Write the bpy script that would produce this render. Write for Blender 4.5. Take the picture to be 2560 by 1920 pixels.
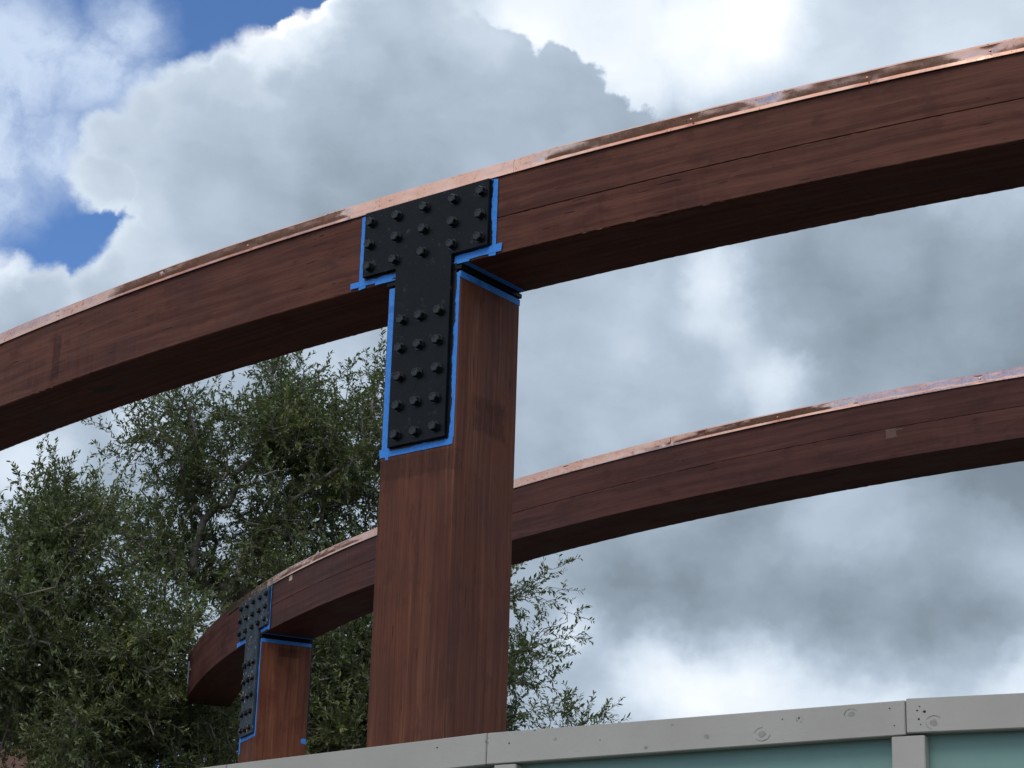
import bpy, bmesh, math, random
import numpy as np
from mathutils import Vector, Matrix

for o in list(bpy.data.objects):
    bpy.data.objects.remove(o)
random.seed(7)
RNG = np.random.default_rng(11)
SC = bpy.context.scene
COL = SC.collection

# ------------------------------------------------------------------ camera
EYE = 1.6
PITCH, ROLL, FPX = 0.33115, 0.03139, 5786.29
cp, sp = math.cos(PITCH), math.sin(PITCH)
FWD = np.array([0, cp, sp]); UP0 = np.array([0, -sp, cp]); RT0 = np.array([1.0, 0, 0])
RT = math.cos(ROLL) * RT0 + math.sin(ROLL) * UP0
UP = -math.sin(ROLL) * RT0 + math.cos(ROLL) * UP0
cam = bpy.data.cameras.new('camera')
cam.sensor_width = 36.0
cam.lens = FPX / 2560 * 36.0
cam.clip_start = 0.1
cam.clip_end = 6000
cam_o = bpy.data.objects.new('camera', cam)
COL.objects.link(cam_o)
m = Matrix.Identity(4)
for i in range(3):
    m[i][0] = RT[i]; m[i][1] = UP[i]; m[i][2] = -FWD[i]
m[2][3] = EYE
cam_o.matrix_world = m
SC.camera = cam_o
SC.view_settings.view_transform = 'Standard'
SC.view_settings.look = 'None'
SC.view_settings.gamma = 1.0
SC.view_settings.exposure = 0.12
SC.view_settings.use_curve_mapping = False


def ray(x, y):
    d = FWD + RT * (x - 1280) / FPX + UP * (960 - y) / FPX
    return d / np.linalg.norm(d)


def at(x, y, Y):
    """a place at distance Y north of the camera in the direction of photo pixel x, y"""
    d = ray(x, y)
    p = d * (Y / d[1])
    return np.array([p[0], p[1], p[2] + EYE])


# ------------------------------------------------------------------ node helper
class NT:
    def __init__(self, tree):
        self.t = tree; self.n = tree.nodes; self.l = tree.links

    def node(self, typ, **kw):
        nd = self.n.new(typ)
        for k, v in kw.items():
            setattr(nd, k, v)
        return nd

    def link(self, a, b):
        self.l.new(a, b)

    def put(self, sock, v):
        if isinstance(v, bpy.types.NodeSocket):
            self.l.new(v, sock)
        else:
            sock.default_value = v

    def math(self, op, a, b=0.0, c=0.0, clamp=False):
        nd = self.node('ShaderNodeMath', operation=op, use_clamp=clamp)
        self.put(nd.inputs[0], a); self.put(nd.inputs[1], b); self.put(nd.inputs[2], c)
        return nd.outputs[0]

    def vmath(self, op, a, b=(0, 0, 0), scale=None):
        nd = self.node('ShaderNodeVectorMath', operation=op)
        self.put(nd.inputs[0], a)
        if op == 'SCALE':
            self.put(nd.inputs['Scale'], scale)
        else:
            self.put(nd.inputs[1], b)
        return nd.outputs['Value'] if op in ('DISTANCE', 'LENGTH', 'DOT_PRODUCT') else nd.outputs[0]

    def noise(self, vec, scale, detail=4, rough=0.55, dist=0.0, color=False, lac=2.0):
        nd = self.node('ShaderNodeTexNoise')
        self.put(nd.inputs['Vector'], vec)
        nd.inputs['Scale'].default_value = scale
        nd.inputs['Detail'].default_value = detail
        nd.inputs['Roughness'].default_value = rough
        nd.inputs['Lacunarity'].default_value = lac
        nd.inputs['Distortion'].default_value = dist
        return nd.outputs['Color'] if color else nd.outputs['Fac']

    def smooth(self, v, a, b, lo=0.0, hi=1.0, typ='SMOOTHSTEP'):
        nd = self.node('ShaderNodeMapRange', interpolation_type=typ)
        self.put(nd.inputs[0], v)
        nd.inputs[1].default_value = a; nd.inputs[2].default_value = b
        nd.inputs[3].default_value = lo; nd.inputs[4].default_value = hi
        return nd.outputs[0]

    def ramp(self, v, stops, interp='LINEAR'):
        nd = self.node('ShaderNodeValToRGB')
        cr = nd.color_ramp
        cr.interpolation = interp
        while len(cr.elements) > 1:
            cr.elements.remove(cr.elements[-1])
        cr.elements[0].position = stops[0][0]; cr.elements[0].color = (*stops[0][1], 1)
        for p, c in stops[1:]:
            e = cr.elements.new(p); e.color = (*c, 1)
        self.put(nd.inputs[0], v)
        return nd.outputs[0]

    def mix(self, f, a, b, mode='MIX'):
        nd = self.node('ShaderNodeMix', data_type='RGBA', blend_type=mode)
        self.put(nd.inputs[0], f)
        for s, v in ((nd.inputs[6], a), (nd.inputs[7], b)):
            if isinstance(v, bpy.types.NodeSocket):
                self.l.new(v, s)
            else:
                s.default_value = (*v, 1) if len(v) == 3 else v
        return nd.outputs[2]


# ------------------------------------------------------------------ sky and sun
SUN_ELEV, SUN_AZ = math.radians(56), math.radians(-152)     # azimuth from +Y (view direction) towards +X
world = bpy.data.worlds.new('World')
SC.world = world
world.use_nodes = True
W = NT(world.node_tree)
W.n.clear()
out = W.node('ShaderNodeOutputWorld')
sky = W.node('ShaderNodeTexSky', sky_type='NISHITA')
sky.sun_disc = False
sky.sun_elevation = SUN_ELEV
sky.sun_rotation = SUN_AZ
sky.altitude = 0
sky.air_density = 0.8
sky.dust_density = 0.0
sky.ozone_density = 10.0
bg_sky = W.node('ShaderNodeBackground')
W.link(sky.outputs[0], bg_sky.inputs[0])
bg_sky.inputs[1].default_value = 0.15
tc = W.node('ShaderNodeTexCoord')
D = W.vmath('NORMALIZE', tc.outputs['Generated'])
S = 1.15733                                       # cloud places are noted on a 2212 px wide copy


def cdir(x, y):
    v = ray(x * S, y * S)
    return (float(v[0]), float(v[1]), float(v[2]))


def prad(r):
    return r * S / FPX


n_big = W.vmath('SCALE', W.vmath('SUBTRACT', W.noise(D, 22, 3, 0.5, color=True), (.5, .5, .5)), scale=0.030)
n_mid = W.vmath('SCALE', W.vmath('SUBTRACT', W.noise(D, 95, 7, 0.62, color=True), (.5, .5, .5)), scale=0.0115)
Dw = W.vmath('ADD', W.vmath('ADD', D, n_big), n_mid)          # ragged directions for cloud edges
Ds = W.vmath('ADD', D, W.vmath('SCALE', n_big, scale=0.7))    # gently warped for soft shading
Ds = W.vmath('ADD', Ds, W.vmath('SCALE', n_mid, scale=0.8))


def disc_field(discs, vec, k=0.0015):
    f = None
    for x, y, r in discs:
        v = W.math('SUBTRACT', prad(r), W.vmath('DISTANCE', vec, cdir(x, y)))
        f = v if f is None else W.math('SMOOTH_MAX', f, v, k)
    return f


# cumulus bank
bank = disc_field([(222, 398, 86), (285, 322, 84), (345, 270, 92), (430, 235, 105), (520, 200, 104), (610, 160, 108),
                   (700, 110, 104), (800, 60, 110), (900, 0, 110), (500, 400, 250), (330, 560, 110), (245, 625, 90), (130, 655, 82),
                   (35, 610, 58), (-40, 600, 80), (900, 400, 400), (400, 1100, 470), (1300, 700, 700), (2000, 500, 900), (1300, 1500, 900),
                   (1500, -300, 600), (0, 900, 300), (2600, 1300, 800), (-300, 1300, 500)], Dw)
cov = W.smooth(W.noise(D, 3.1, 6, 0.55), 0.36, 0.52, -0.02, 0.02)
keep_out = W.smooth(W.vmath('DISTANCE', D, cdir(200, 200)), prad(620), prad(1500), -0.06, 0.0)
field = W.math('MAXIMUM', bank, W.math('ADD', cov, keep_out))
edge_soft = W.smooth(W.noise(D, 30, 2, 0.5), 0.40, 0.62, 0.0, 0.0042)     # some edges crisp, some frayed
bank_mask = W.smooth(W.math('DIVIDE', field, W.math('ADD', edge_soft, 0.0014)), -0.6, 1.2)
rim = W.smooth(field, 0.0, 0.0085, 1.0, 0.0)
# shading of the cloud body
B = W.math('ADD', 0.44, W.smooth(W.noise(Ds, 12, 6, 0.5), 0.3, 0.7, -0.045, 0.045))
rim_gain = W.smooth(W.vmath('DISTANCE', D, cdir(640, 70)), prad(60), prad(330), 0.34, 0.10)
B = W.math('MULTIPLY_ADD', rim, rim_gain, B)
B = W.math('ADD', B, W.smooth(field, 0.0, 0.035, 0.10, 0.0))
vl = W.node('ShaderNodeTexVoronoi', feature='SMOOTH_F1'); W.link(Dw, vl.inputs['Vector']); vl.inputs['Scale'].default_value = 34; vl.inputs['Smoothness'].default_value = .6
B = W.math('ADD', B, W.smooth(vl.outputs['Distance'], 0.1, 0.75, 0.028, -0.028))
Dr = W.vmath('ADD', W.vmath('ADD', D, W.vmath('SCALE', n_big, scale=0.8)), W.vmath('SCALE', n_mid, scale=1.15))     # wispier
dark_r = W.smooth(disc_field([(1745, 600, 110), (1880, 560, 200), (2000, 720, 260), (2200, 800, 330), (1800, 760, 90)], Dr, .012), -0.004, 0.016)
dark_b = W.smooth(disc_field([(1330, 1240, 110), (1480, 1260, 130), (1650, 1290, 130), (1830, 1330, 130), (1980, 1340, 110), (2150, 1330, 90), (1600, 1130, 130)], Dr, .030), -0.016, 0.030)
inv_r = W.math('SUBTRACT', 1.0, dark_r)
for x, y, r, a, k in [(650, 470, 300, -.08, 0), (860, 300, 300, -.04, 0), (1250, 330, 250, -.03, 0), (650, 70, 105, .22, 0), (575, 105, 80, .16, 0), (715, 35, 80, .16, 0), (1900, 150, 520, .14, 0), (1650, 60, 260, .08, 0), (2150, 40, 250, .08, 0),
                      (1550, 570, 110, .26, 1), (1560, 680, 120, .24, 1), (1630, 800, 120, .16, 1), (1690, 850, 110, .20, 0), (1350, 700, 260, .04, 0), (1640, 930, 90, .06, 0), (1750, 1000, 110, .08, 0),
                      (2180, 900, 260, -.09, 0), (2100, 1100, 260, -.06, 0),
                      (1430, 1480, 190, .36, 2), (1650, 1560, 260, .36, 2), (1930, 1590, 240, .28, 2), (2180, 1230, 140, .10, 0), (2220, 1520, 200, .28, 2),
                      (1230, 1370, 110, .24, 2), (1600, 1420, 150, .14, 2), (60, 1010, 190, .26, 0), (300, 900, 130, .22, 0), (720, 790, 170, .10, 0), (20, 560, 90, .25, 0)]:
    g_ = W.smooth(W.vmath('DISTANCE', Dr, cdir(x, y)), prad(r * 0.05), prad(r), 1.0, 0.0)
    if k == 1: g_ = W.math('MULTIPLY', g_, inv_r)
    B = W.math('MULTIPLY_ADD', g_, a, B)
B = W.math('MULTIPLY_ADD', dark_r, -.10, B)
B = W.math('MULTIPLY_ADD', dark_b, -.18, B)
mpz = W.node('ShaderNodeMapping'); W.link(Ds, mpz.inputs[0]); mpz.inputs['Scale'].default_value = (1, 1, 2.2)
B = W.math('ADD', B, W.smooth(W.noise(mpz.outputs[0], 38, 9, 0.58), 0.3, 0.7, -0.016, 0.016))
white = disc_field([(1180, 20, 130), (1330, 70, 150), (1250, 130, 90), (1480, 90, 130), (1380, 170, 90), (1620, 40, 110)], Ds)
front = disc_field([(950, 160, 150), (1060, 130, 75), (1110, 190, 70), (1200, 170, 72), (1240, 190, 70), (1310, 260, 68), (1390, 290, 66), (1440, 320, 66), (1150, 320, 150)], Dw)
wmask = W.math('MULTIPLY', W.smooth(white, -0.012, 0.014), W.smooth(front, 0.0016, -0.0012))
B = W.math('MULTIPLY_ADD', wmask, 0.36, B)
sun_d = (math.cos(SUN_ELEV) * math.sin(SUN_AZ), math.cos(SUN_ELEV) * math.cos(SUN_AZ), math.sin(SUN_ELEV))
B = W.math('ADD', B, W.smooth(W.vmath('DISTANCE', D, sun_d), 0.1, 1.35, 0.42, 0.0))     # cloud is brighter round the veiled sun
cloud_col = W.ramp(B, [(0.0, (.10, .13, .17)), (.22, (.20, .25, .305)), (.36, (.31, .38, .46)), (.5, (.45, .535, .64)), (.68, (.67, .755, .855)), (.9, (.93, .965, 1.0)), (1.0, (1.0, 1.0, 1.0))])
# thin veil in the upper left
veil = disc_field([(40, 120, 150), (100, 310, 110), (20, 440, 60), (200, 150, 105), (270, 60, 80), (300, 190, 60), (230, 300, 60), (-150, 300, 250)], Dr)
veil_a = W.math('MULTIPLY', W.smooth(veil, -0.012, 0.016), W.smooth(W.noise(Dr, 30, 8, 0.62), 0.28, 0.60, 0.45, 1.0))
veil_a = W.math('MULTIPLY', veil_a, 0.95)
bg_veil = W.node('ShaderNodeBackground'); bg_veil.inputs[0].default_value = (.57, .68, .85, 1); bg_veil.inputs[1].default_value = 1.0
bg_cl = W.node('ShaderNodeBackground')
W.link(cloud_col, bg_cl.inputs[0]); bg_cl.inputs[1].default_value = 1.0
mx0 = W.node('ShaderNodeMixShader'); W.put(mx0.inputs[0], veil_a); W.link(bg_sky.outputs[0], mx0.inputs[1]); W.link(bg_veil.outputs[0], mx0.inputs[2])
mx1 = W.node('ShaderNodeMixShader'); W.put(mx1.inputs[0], bank_mask); W.link(mx0.outputs[0], mx1.inputs[1]); W.link(bg_cl.outputs[0], mx1.inputs[2])
W.link(mx1.outputs[0], out.inputs['Surface'])

sun = bpy.data.lights.new('sun', 'SUN')
sun.energy = 1.1
sun.angle = math.radians(25)
sun.color = (1.0, 0.96, 0.9)
sun_o = bpy.data.objects.new('sun', sun)
COL.objects.link(sun_o)
sdir = Vector((math.cos(SUN_ELEV) * math.sin(SUN_AZ), math.cos(SUN_ELEV) * math.cos(SUN_AZ), math.sin(SUN_ELEV)))
sun_o.rotation_euler = sdir.to_track_quat('Z', 'Y').to_euler()
sun_o.location = (0, 0, 30)


# ------------------------------------------------------------------ object helpers
def tag(o, label, cat, group=None, kind=None):
    if label: o['label'] = label
    if cat: o['category'] = cat
    if group: o['group'] = group
    if kind: o['kind'] = kind
    return o


def empty(name, loc=(0, 0, 0)):
    o = bpy.data.objects.new(name, None)
    COL.objects.link(o)
    o.location = loc
    o.empty_display_size = 0.2
    return o


def link_mesh(name, me, mat, parent=None):
    if mat and not me.materials:
        me.materials.append(mat)
    o = bpy.data.objects.new(name, me)
    COL.objects.link(o)
    if parent:
        o.parent = parent
        # every vertex is given in world space; keep it there under the parent
        o.matrix_parent_inverse = world_matrix(parent).inverted()
    return o


def world_matrix(o):
    mt = Matrix.Translation(o.location) @ o.rotation_euler.to_matrix().to_4x4() if o.type == 'EMPTY' and not o.parent else None
    if mt is not None:
        return mt
    loc = Matrix.Translation(o.location) @ o.rotation_euler.to_matrix().to_4x4()
    if o.parent:
        return world_matrix(o.parent) @ o.matrix_parent_inverse @ loc
    return loc


def mesh(name, verts, faces, uvs=None, smooth=False):
    me = bpy.data.meshes.new(name)
    me.from_pydata([tuple(map(float, v)) for v in verts], [], faces)
    if uvs is not None:
        lay = me.uv_layers.new(name='UVMap')
        flat = np.zeros((len(me.loops), 2), np.float32)
        vi = np.zeros(len(me.loops), np.int32)
        me.loops.foreach_get('vertex_index', vi)
        if isinstance(uvs, dict):
            flat[:] = np.array(uvs['loops'], np.float32)
        else:
            flat[:] = np.array(uvs, np.float32)[vi]
        lay.data.foreach_set('uv', flat.ravel())
    if smooth:
        me.polygons.foreach_set('use_smooth', [True] * len(me.polygons))
    me.update()
    return me


def bevel_box(name, mat, parent, size, center, axes=None, bev=0.003, seg=1, jitter=0.0):
    """box with bevelled edges; axes = three unit vectors; returns object (vertices in world space)"""
    bm = bmesh.new()
    bmesh.ops.create_cube(bm, size=1.0)
    for v in bm.verts:
        v.co = Vector((v.co.x * size[0], v.co.y * size[1], v.co.z * size[2]))
    if bev > 0:
        bmesh.ops.bevel(bm, geom=list(bm.edges), offset=bev, segments=seg, affect='EDGES')
    uvl = bm.loops.layers.uv.new('UVMap')
    for f in bm.faces:
        n = f.normal
        for l in f.loops:
            c = l.vert.co
            if abs(n.x) > .7: l[uvl].uv = (c.z, c.y)
            elif abs(n.y) > .7: l[uvl].uv = (c.z if size[2] > size[0] else c.x, c.x if size[2] > size[0] else c.z)
            else: l[uvl].uv = (c.x, c.y)
    ax = axes or ((1, 0, 0), (0, 1, 0), (0, 0, 1))
    A = [Vector(a) for a in ax]
    ctr = Vector(center)
    for v in bm.verts:
        c = v.co.copy()
        if jitter: c += Vector((random.uniform(-1, 1), random.uniform(-1, 1), random.uniform(-1, 1))) * jitter
        v.co = ctr + A[0] * c.x + A[1] * c.y + A[2] * c.z
    if Vector(A[0]).cross(A[1]).dot(A[2]) < 0:
        bmesh.ops.reverse_faces(bm, faces=bm.faces)
    me = bpy.data.meshes.new(name)
    bm.to_mesh(me); bm.free()
    return link_mesh(name, me, mat, parent)


# ------------------------------------------------------------------ materials
def new_mat(name):
    mt = bpy.data.materials.new(name)
    mt.use_nodes = True
    N = NT(mt.node_tree)
    bsdf = N.n['Principled BSDF']
    return mt, N, bsdf


def wood_mat(name, dark, light, streak_hi, streak_amt, spots=(), grain=(1.3, 26), seedoff=(0, 0), rough=0.58, checks=1.0):
    """stained timber; UV.x runs along the grain in metres, UV.y round the section in metres"""
    mt, N, b = new_mat(name)
    uv = N.node('ShaderNodeUVMap').outputs[0]
    sep = N.node('ShaderNodeSeparateXYZ'); N.link(uv, sep.inputs[0])
    u, v = sep.outputs[0], sep.outputs[1]

    def coord(su, sv, z=0.0):
        c = N.node('ShaderNodeCombineXYZ')
        N.put(c.inputs[0], N.math('MULTIPLY_ADD', u, su, seedoff[0])); N.put(c.inputs[1], N.math('MULTIPLY_ADD', v, sv, seedoff[1])); c.inputs[2].default_value = z
        return c.outputs[0]
    wob = N.math('MULTIPLY', N.math('SUBTRACT', N.noise(coord(1.2, 3.0, 4), 1.0, 3), 0.5), 0.05)
    vv = N.math('ADD', v, wob)
    c1 = N.node('ShaderNodeCombineXYZ')
    N.put(c1.inputs[0], N.math('MULTIPLY', u, grain[0])); N.put(c1.inputs[1], N.math('MULTIPLY_ADD', vv, grain[1], seedoff[1])); c1.inputs[2].default_value = seedoff[0]
    g = N.noise(c1.outputs[0], 1.0, 6, 0.6)
    c2 = N.node('ShaderNodeCombineXYZ')
    N.put(c2.inputs[0], N.math('MULTIPLY', u, 3.0)); N.put(c2.inputs[1], N.math('MULTIPLY', vv, 260.0)); c2.inputs[2].default_value = seedoff[0] + 3
    fine = N.noise(c2.outputs[0], 1.0, 3, 0.6)
    blot = N.noise(coord(2.2, 4.5, 9), 1.0, 5, 0.6)
    brush = N.noise(coord(5.0, 9.0, 13), 1.0, 4, 0.65)
    t = N.math('ADD', N.math('MULTIPLY', g, 0.55), N.math('MULTIPLY', blot, 0.45))
    t = N.smooth(t, 0.38, 0.62)
    col = N.mix(t, dark, light)
    # pale grain streaks that show through the stain
    st = N.math('MULTIPLY', N.smooth(g, 0.50, 0.68), N.smooth(fine, 0.42, 0.62, 0.25, 1.0))
    st = N.math('MULTIPLY', st, N.smooth(N.noise(coord(0.9, 7.0, 21), 1.0, 3), 0.42, 0.62))
    col = N.mix(N.math('MULTIPLY', st, streak_amt), col, streak_hi)
    col = N.mix(N.smooth(fine, 0.30, 0.52, 0.45, 0.0), col, (dark[0] * .45, dark[1] * .4, dark[2] * .4))
    col = N.mix(N.smooth(brush, 0.53, 0.66, 0.0, 0.5), col, (dark[0] * .8, dark[1] * .8, dark[2] * .85))
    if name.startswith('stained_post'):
        col = N.mix(N.smooth(v, .395, .405, 0.0, .30), col, N.mix(1.0, col, (2.0, 1.9, 1.75), 'MULTIPLY'))      # side face took less stain, and is brightened to offset its shade
    # seasoning checks: short dark slits along the grain
    c3 = N.node('ShaderNodeCombineXYZ')
    N.put(c3.inputs[0], N.math('MULTIPLY', u, 7.0)); N.put(c3.inputs[1], N.math('MULTIPLY', vv, 105.0)); c3.inputs[2].default_value = seedoff[0] + 31
    ck = N.smooth(N.noise(c3.outputs[0], 1.0, 2, 0.45), 0.675, 0.705, 0.0, 0.85 * checks)
    ck = N.math('MULTIPLY', ck, N.smooth(N.noise(coord(1.1, 3.1, 40), 1.0, 2), 0.42, 0.55))
    col = N.mix(ck, col, (0.008, 0.004, 0.003))
    for (su, sv, ru, rv, amt) in spots:       # brush marks and rubbed stains of the wood itself
        du = N.math('DIVIDE', N.math('ABSOLUTE', N.math('SUBTRACT', u, su)), ru)
        dv = N.math('DIVIDE', N.math('ABSOLUTE', N.math('SUBTRACT', v, sv)), rv)
        wn = N.math('MULTIPLY', N.math('SUBTRACT', N.noise(coord(22, 22, 50), 1.0, 4, 0.7), 0.5), 0.8)
        msk = N.smooth(N.math('ADD', N.math('MAXIMUM', du, dv), wn), 1.05, 0.75)
        sn = N.smooth(N.noise(coord(18, 120, 60), 1.0, 3), 0.35, 0.55, 0.45, 1.0)
        col = N.mix(N.math('MULTIPLY', N.math('MULTIPLY', msk, sn), amt), col, (0.012, 0.006, 0.005))
    N.link(col, b.inputs['Base Color'])
    N.put(b.inputs['Roughness'], N.smooth(blot, 0.3, 0.7, rough - .08, rough + .12))
    b.inputs['Specular IOR Level'].default_value = 0.14
    bp = N.node('ShaderNodeBump'); bp.inputs['Strength'].default_value = 0.35; bp.inputs['Distance'].default_value = 0.002
    N.put(bp.inputs['Height'], N.math('ADD', N.math('SUBTRACT', N.math('ADD', N.math('MULTIPLY', g, .6), N.math('MULTIPLY', fine, .35)), ck), N.math('MULTIPLY', brush, .4)))
    N.link(bp.outputs[0], b.inputs['Normal'])
    return mt


BEAM_N = dict(dark=(.082, .027, .018), light=(.150, .057, .037), streak_hi=(.20, .085, .05), streak_amt=.28)
M_beam_near = wood_mat('stained_beam_wood_near', **BEAM_N, spots=[(-2.52, -.19, .035, .13, .55), (2.9, -.12, .07, .10, .3)], grain=(1.0, 30), checks=1.0)
M_beam_far = wood_mat('stained_beam_wood_far', (.066, .024, .019), (.110, .043, .033), (.14, .056, .04), .25, grain=(.9, 30), seedoff=(7.3, 3.1), checks=.5)
M_post_near = wood_mat('stained_post_wood_near', (.098, .034, .021), (.148, .055, .032), (.30, .13, .064), .6, spots=[(3.98 - .97, .62, .085, .12, .42), (3.98 - 2.62, .6, .22, .3, .35), (3.98 - 1.20, .2, .05, .26, .35)], grain=(.75, 34), seedoff=(2.1, 5.7), checks=.7)
M_post_far = wood_mat('stained_post_wood_far', (.100, .032, .019), (.170, .062, .034), (.28, .115, .056), .6, spots=[(3.8, .63, .04, .10, .5)], grain=(.6, 24), seedoff=(9.1, 1.7), checks=.6)


def steel_mat(name='black_painted_steel', k=1.0):
    mt, N, b = new_mat(name)
    tcn = N.node('ShaderNodeTexCoord').outputs['Object']
    n1 = N.noise(tcn, 9, 6, 0.65); n2 = N.noise(tcn, 55, 5, 0.7)
    col = N.ramp(n1, [(.3, (.0025, .003, .004)), (.6, (.004, .005, .006)), (.8, (.009, .010, .011))])
    sc = N.math('MULTIPLY', N.smooth(N.noise(tcn, 22, 8, 0.75), .56, .68), N.smooth(n2, .46, .60))
    col = N.mix(N.math('MULTIPLY', sc, .7), col, (.10, .10, .09))
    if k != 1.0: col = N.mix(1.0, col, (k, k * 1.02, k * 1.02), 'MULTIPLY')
    N.link(col, b.inputs['Base Color'])
    N.put(b.inputs['Roughness'], N.smooth(n2, .3, .7, .24, .42))
    b.inputs['Specular IOR Level'].default_value = .18
    bp = N.node('ShaderNodeBump'); bp.inputs['Strength'].default_value = .25; bp.inputs['Distance'].default_value = .002
    N.put(bp.inputs['Height'], N.math('ADD', n2, N.math('MULTIPLY', n1, .5))); N.link(bp.outputs[0], b.inputs['Normal'])
    return mt


def copper_mat():
    mt, N, b = new_mat('copper_sheet')
    uv = N.node('ShaderNodeUVMap').outputs[0]
    p = uv
    n1 = N.noise(p, 7, 4, .55); n2 = N.noise(p, 45, 5, .7); n3 = N.noise(p, 5, 2, .5)
    col = N.mix(N.smooth(n1, .35, .65), (.93, .57, .44), (.86, .47, .34))
    spots = N.math('MULTIPLY', N.smooth(n2, .57, .66), N.smooth(n1, .44, .56))
    col = N.mix(N.math('MULTIPLY', spots, .85), col, (.30, .13, .08))
    N.link(col, b.inputs['Base Color'])
    b.inputs['Metallic'].default_value = 1.0
    N.put(b.inputs['Roughness'], N.smooth(n2, .3, .75, .13, .30))
    bp = N.node('ShaderNodeBump'); bp.inputs['Strength'].default_value = .5; bp.inputs['Distance'].default_value = .005
    N.put(bp.inputs['Height'], N.math('ADD', n3, N.math('MULTIPLY', n1, .5))); N.link(bp.outputs[0], b.inputs['Normal'])
    return mt


def tape_mat():
    mt, N, b = new_mat('blue_masking_tape')
    tcn = N.node('ShaderNodeTexCoord').outputs['Object']
    n = N.noise(tcn, 60, 4, .6); n2 = N.noise(tcn, 12, 3)
    col = N.mix(N.smooth(n, .3, .7), (.030, .22, .68), (.050, .28, .80))
    col = N.mix(N.smooth(n2, .62, .72, 0, .5), col, (.014, .10, .36))
    N.link(col, b.inputs['Base Color']); b.inputs['Roughness'].default_value = .62
    bp = N.node('ShaderNodeBump'); bp.inputs['Strength'].default_value = .4; bp.inputs['Distance'].default_value = .001
    N.link(n, bp.inputs['Height']); N.link(bp.outputs[0], b.inputs['Normal'])
    return mt


def plain_mat(name, c1, c2, scale=8, rough=.6, bump=.2, dist=.003):
    mt, N, b = new_mat(name)
    tcn = N.node('ShaderNodeTexCoord').outputs['Object']
    n = N.noise(tcn, scale, 6, .62)
    N.link(N.mix(N.smooth(n, .32, .68), c1, c2), b.inputs['Base Color'])
    b.inputs['Roughness'].default_value = rough
    bp = N.node('ShaderNodeBump'); bp.inputs['Strength'].default_value = bump; bp.inputs['Distance'].default_value = dist
    N.link(n, bp.inputs['Height']); N.link(bp.outputs[0], b.inputs['Normal'])
    return mt


M_steel = steel_mat()
M_steel_grey = steel_mat('charcoal_steel', 14.0)  # the black steel colours scaled up to grey, for the far outer plate
M_bolt = plain_mat('black_bolt_paint', (.004, .005, .006), (.014, .015, .016), 90, .34, .5, .0015)
M_copper = copper_mat()
M_tape = tape_mat()
M_paint = plain_mat('wet_black_paint', (.004, .004, .005), (.009, .009, .01), 40, .35, .4)
M_bare = plain_mat('bare_wood_patch', (.105, .050, .034), (.135, .068, .045), 60, .7)
M_pale = plain_mat('pale_shim', (.45, .34, .24), (.55, .42, .31), 60, .7)
M_chalk = plain_mat('pale_blue_tape_edge', (.26, .33, .52), (.36, .42, .60), 60, .7)
M_knot = plain_mat('dark_knot', (.006, .003, .002), (.014, .007, .004), 60, .6)

# ------------------------------------------------------------------ ground
M_ground = plain_mat('ground_soil', (.062, .050, .038), (.088, .071, .054), .6, .9, .5, .02)
gm = mesh('ground', [(-3000, -3000, 0), (3000, -3000, 0), (3000, 3000, 0), (-3000, 3000, 0)], [(0, 1, 2, 3)])
g_o = link_mesh('ground', gm, M_ground)
tag(g_o, 'bare brown earth ground of the building site', 'ground', kind='structure')

# ------------------------------------------------------------------ curved timber frames
HB, TH = 0.3505, 0.409          # beam height and thickness
COPPER_H = 0.064


class Ring:
    def __init__(s, cx, cy, R, zt, th0):
        s.cx, s.cy, s.R, s.zt, s.th0 = cx, cy, R, zt + EYE, th0

    def p(s, th, dr, z):
        """angle, distance out from the outer face, height above the copper's lower edge"""
        return (s.cx + (s.R + dr) * math.sin(th), s.cy - (s.R + dr) * math.cos(th), s.zt + z)

    def frame(s):
        n = Vector((math.sin(s.th0), -math.cos(s.th0), 0)); t = Vector((math.cos(s.th0), math.sin(s.th0), 0))
        o = Vector((s.cx, s.cy, s.zt)) + n * s.R
        return o, t, n

    def loc(s, a, dr, z):
        """flat coordinates at the post: a along the tangent, dr outwards, z up"""
        o, t, n = s.frame()
        q = o + t * a + n * dr
        return (q.x, q.y, q.z + z)

    def theta_px(s, x, y, z=0.0):
        d = ray(x, y); zz = s.zt + z - EYE
        P = d * (zz / d[2])
        return math.atan2(P[0] - s.cx, -(P[1] - s.cy))


NEAR = Ring(11.49049, 24.34054, 19.27963, 3.98386, -0.66365)
FAR = Ring(10.2459, 23.13117, 13.34598, 4.2755, -1.15177)


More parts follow.
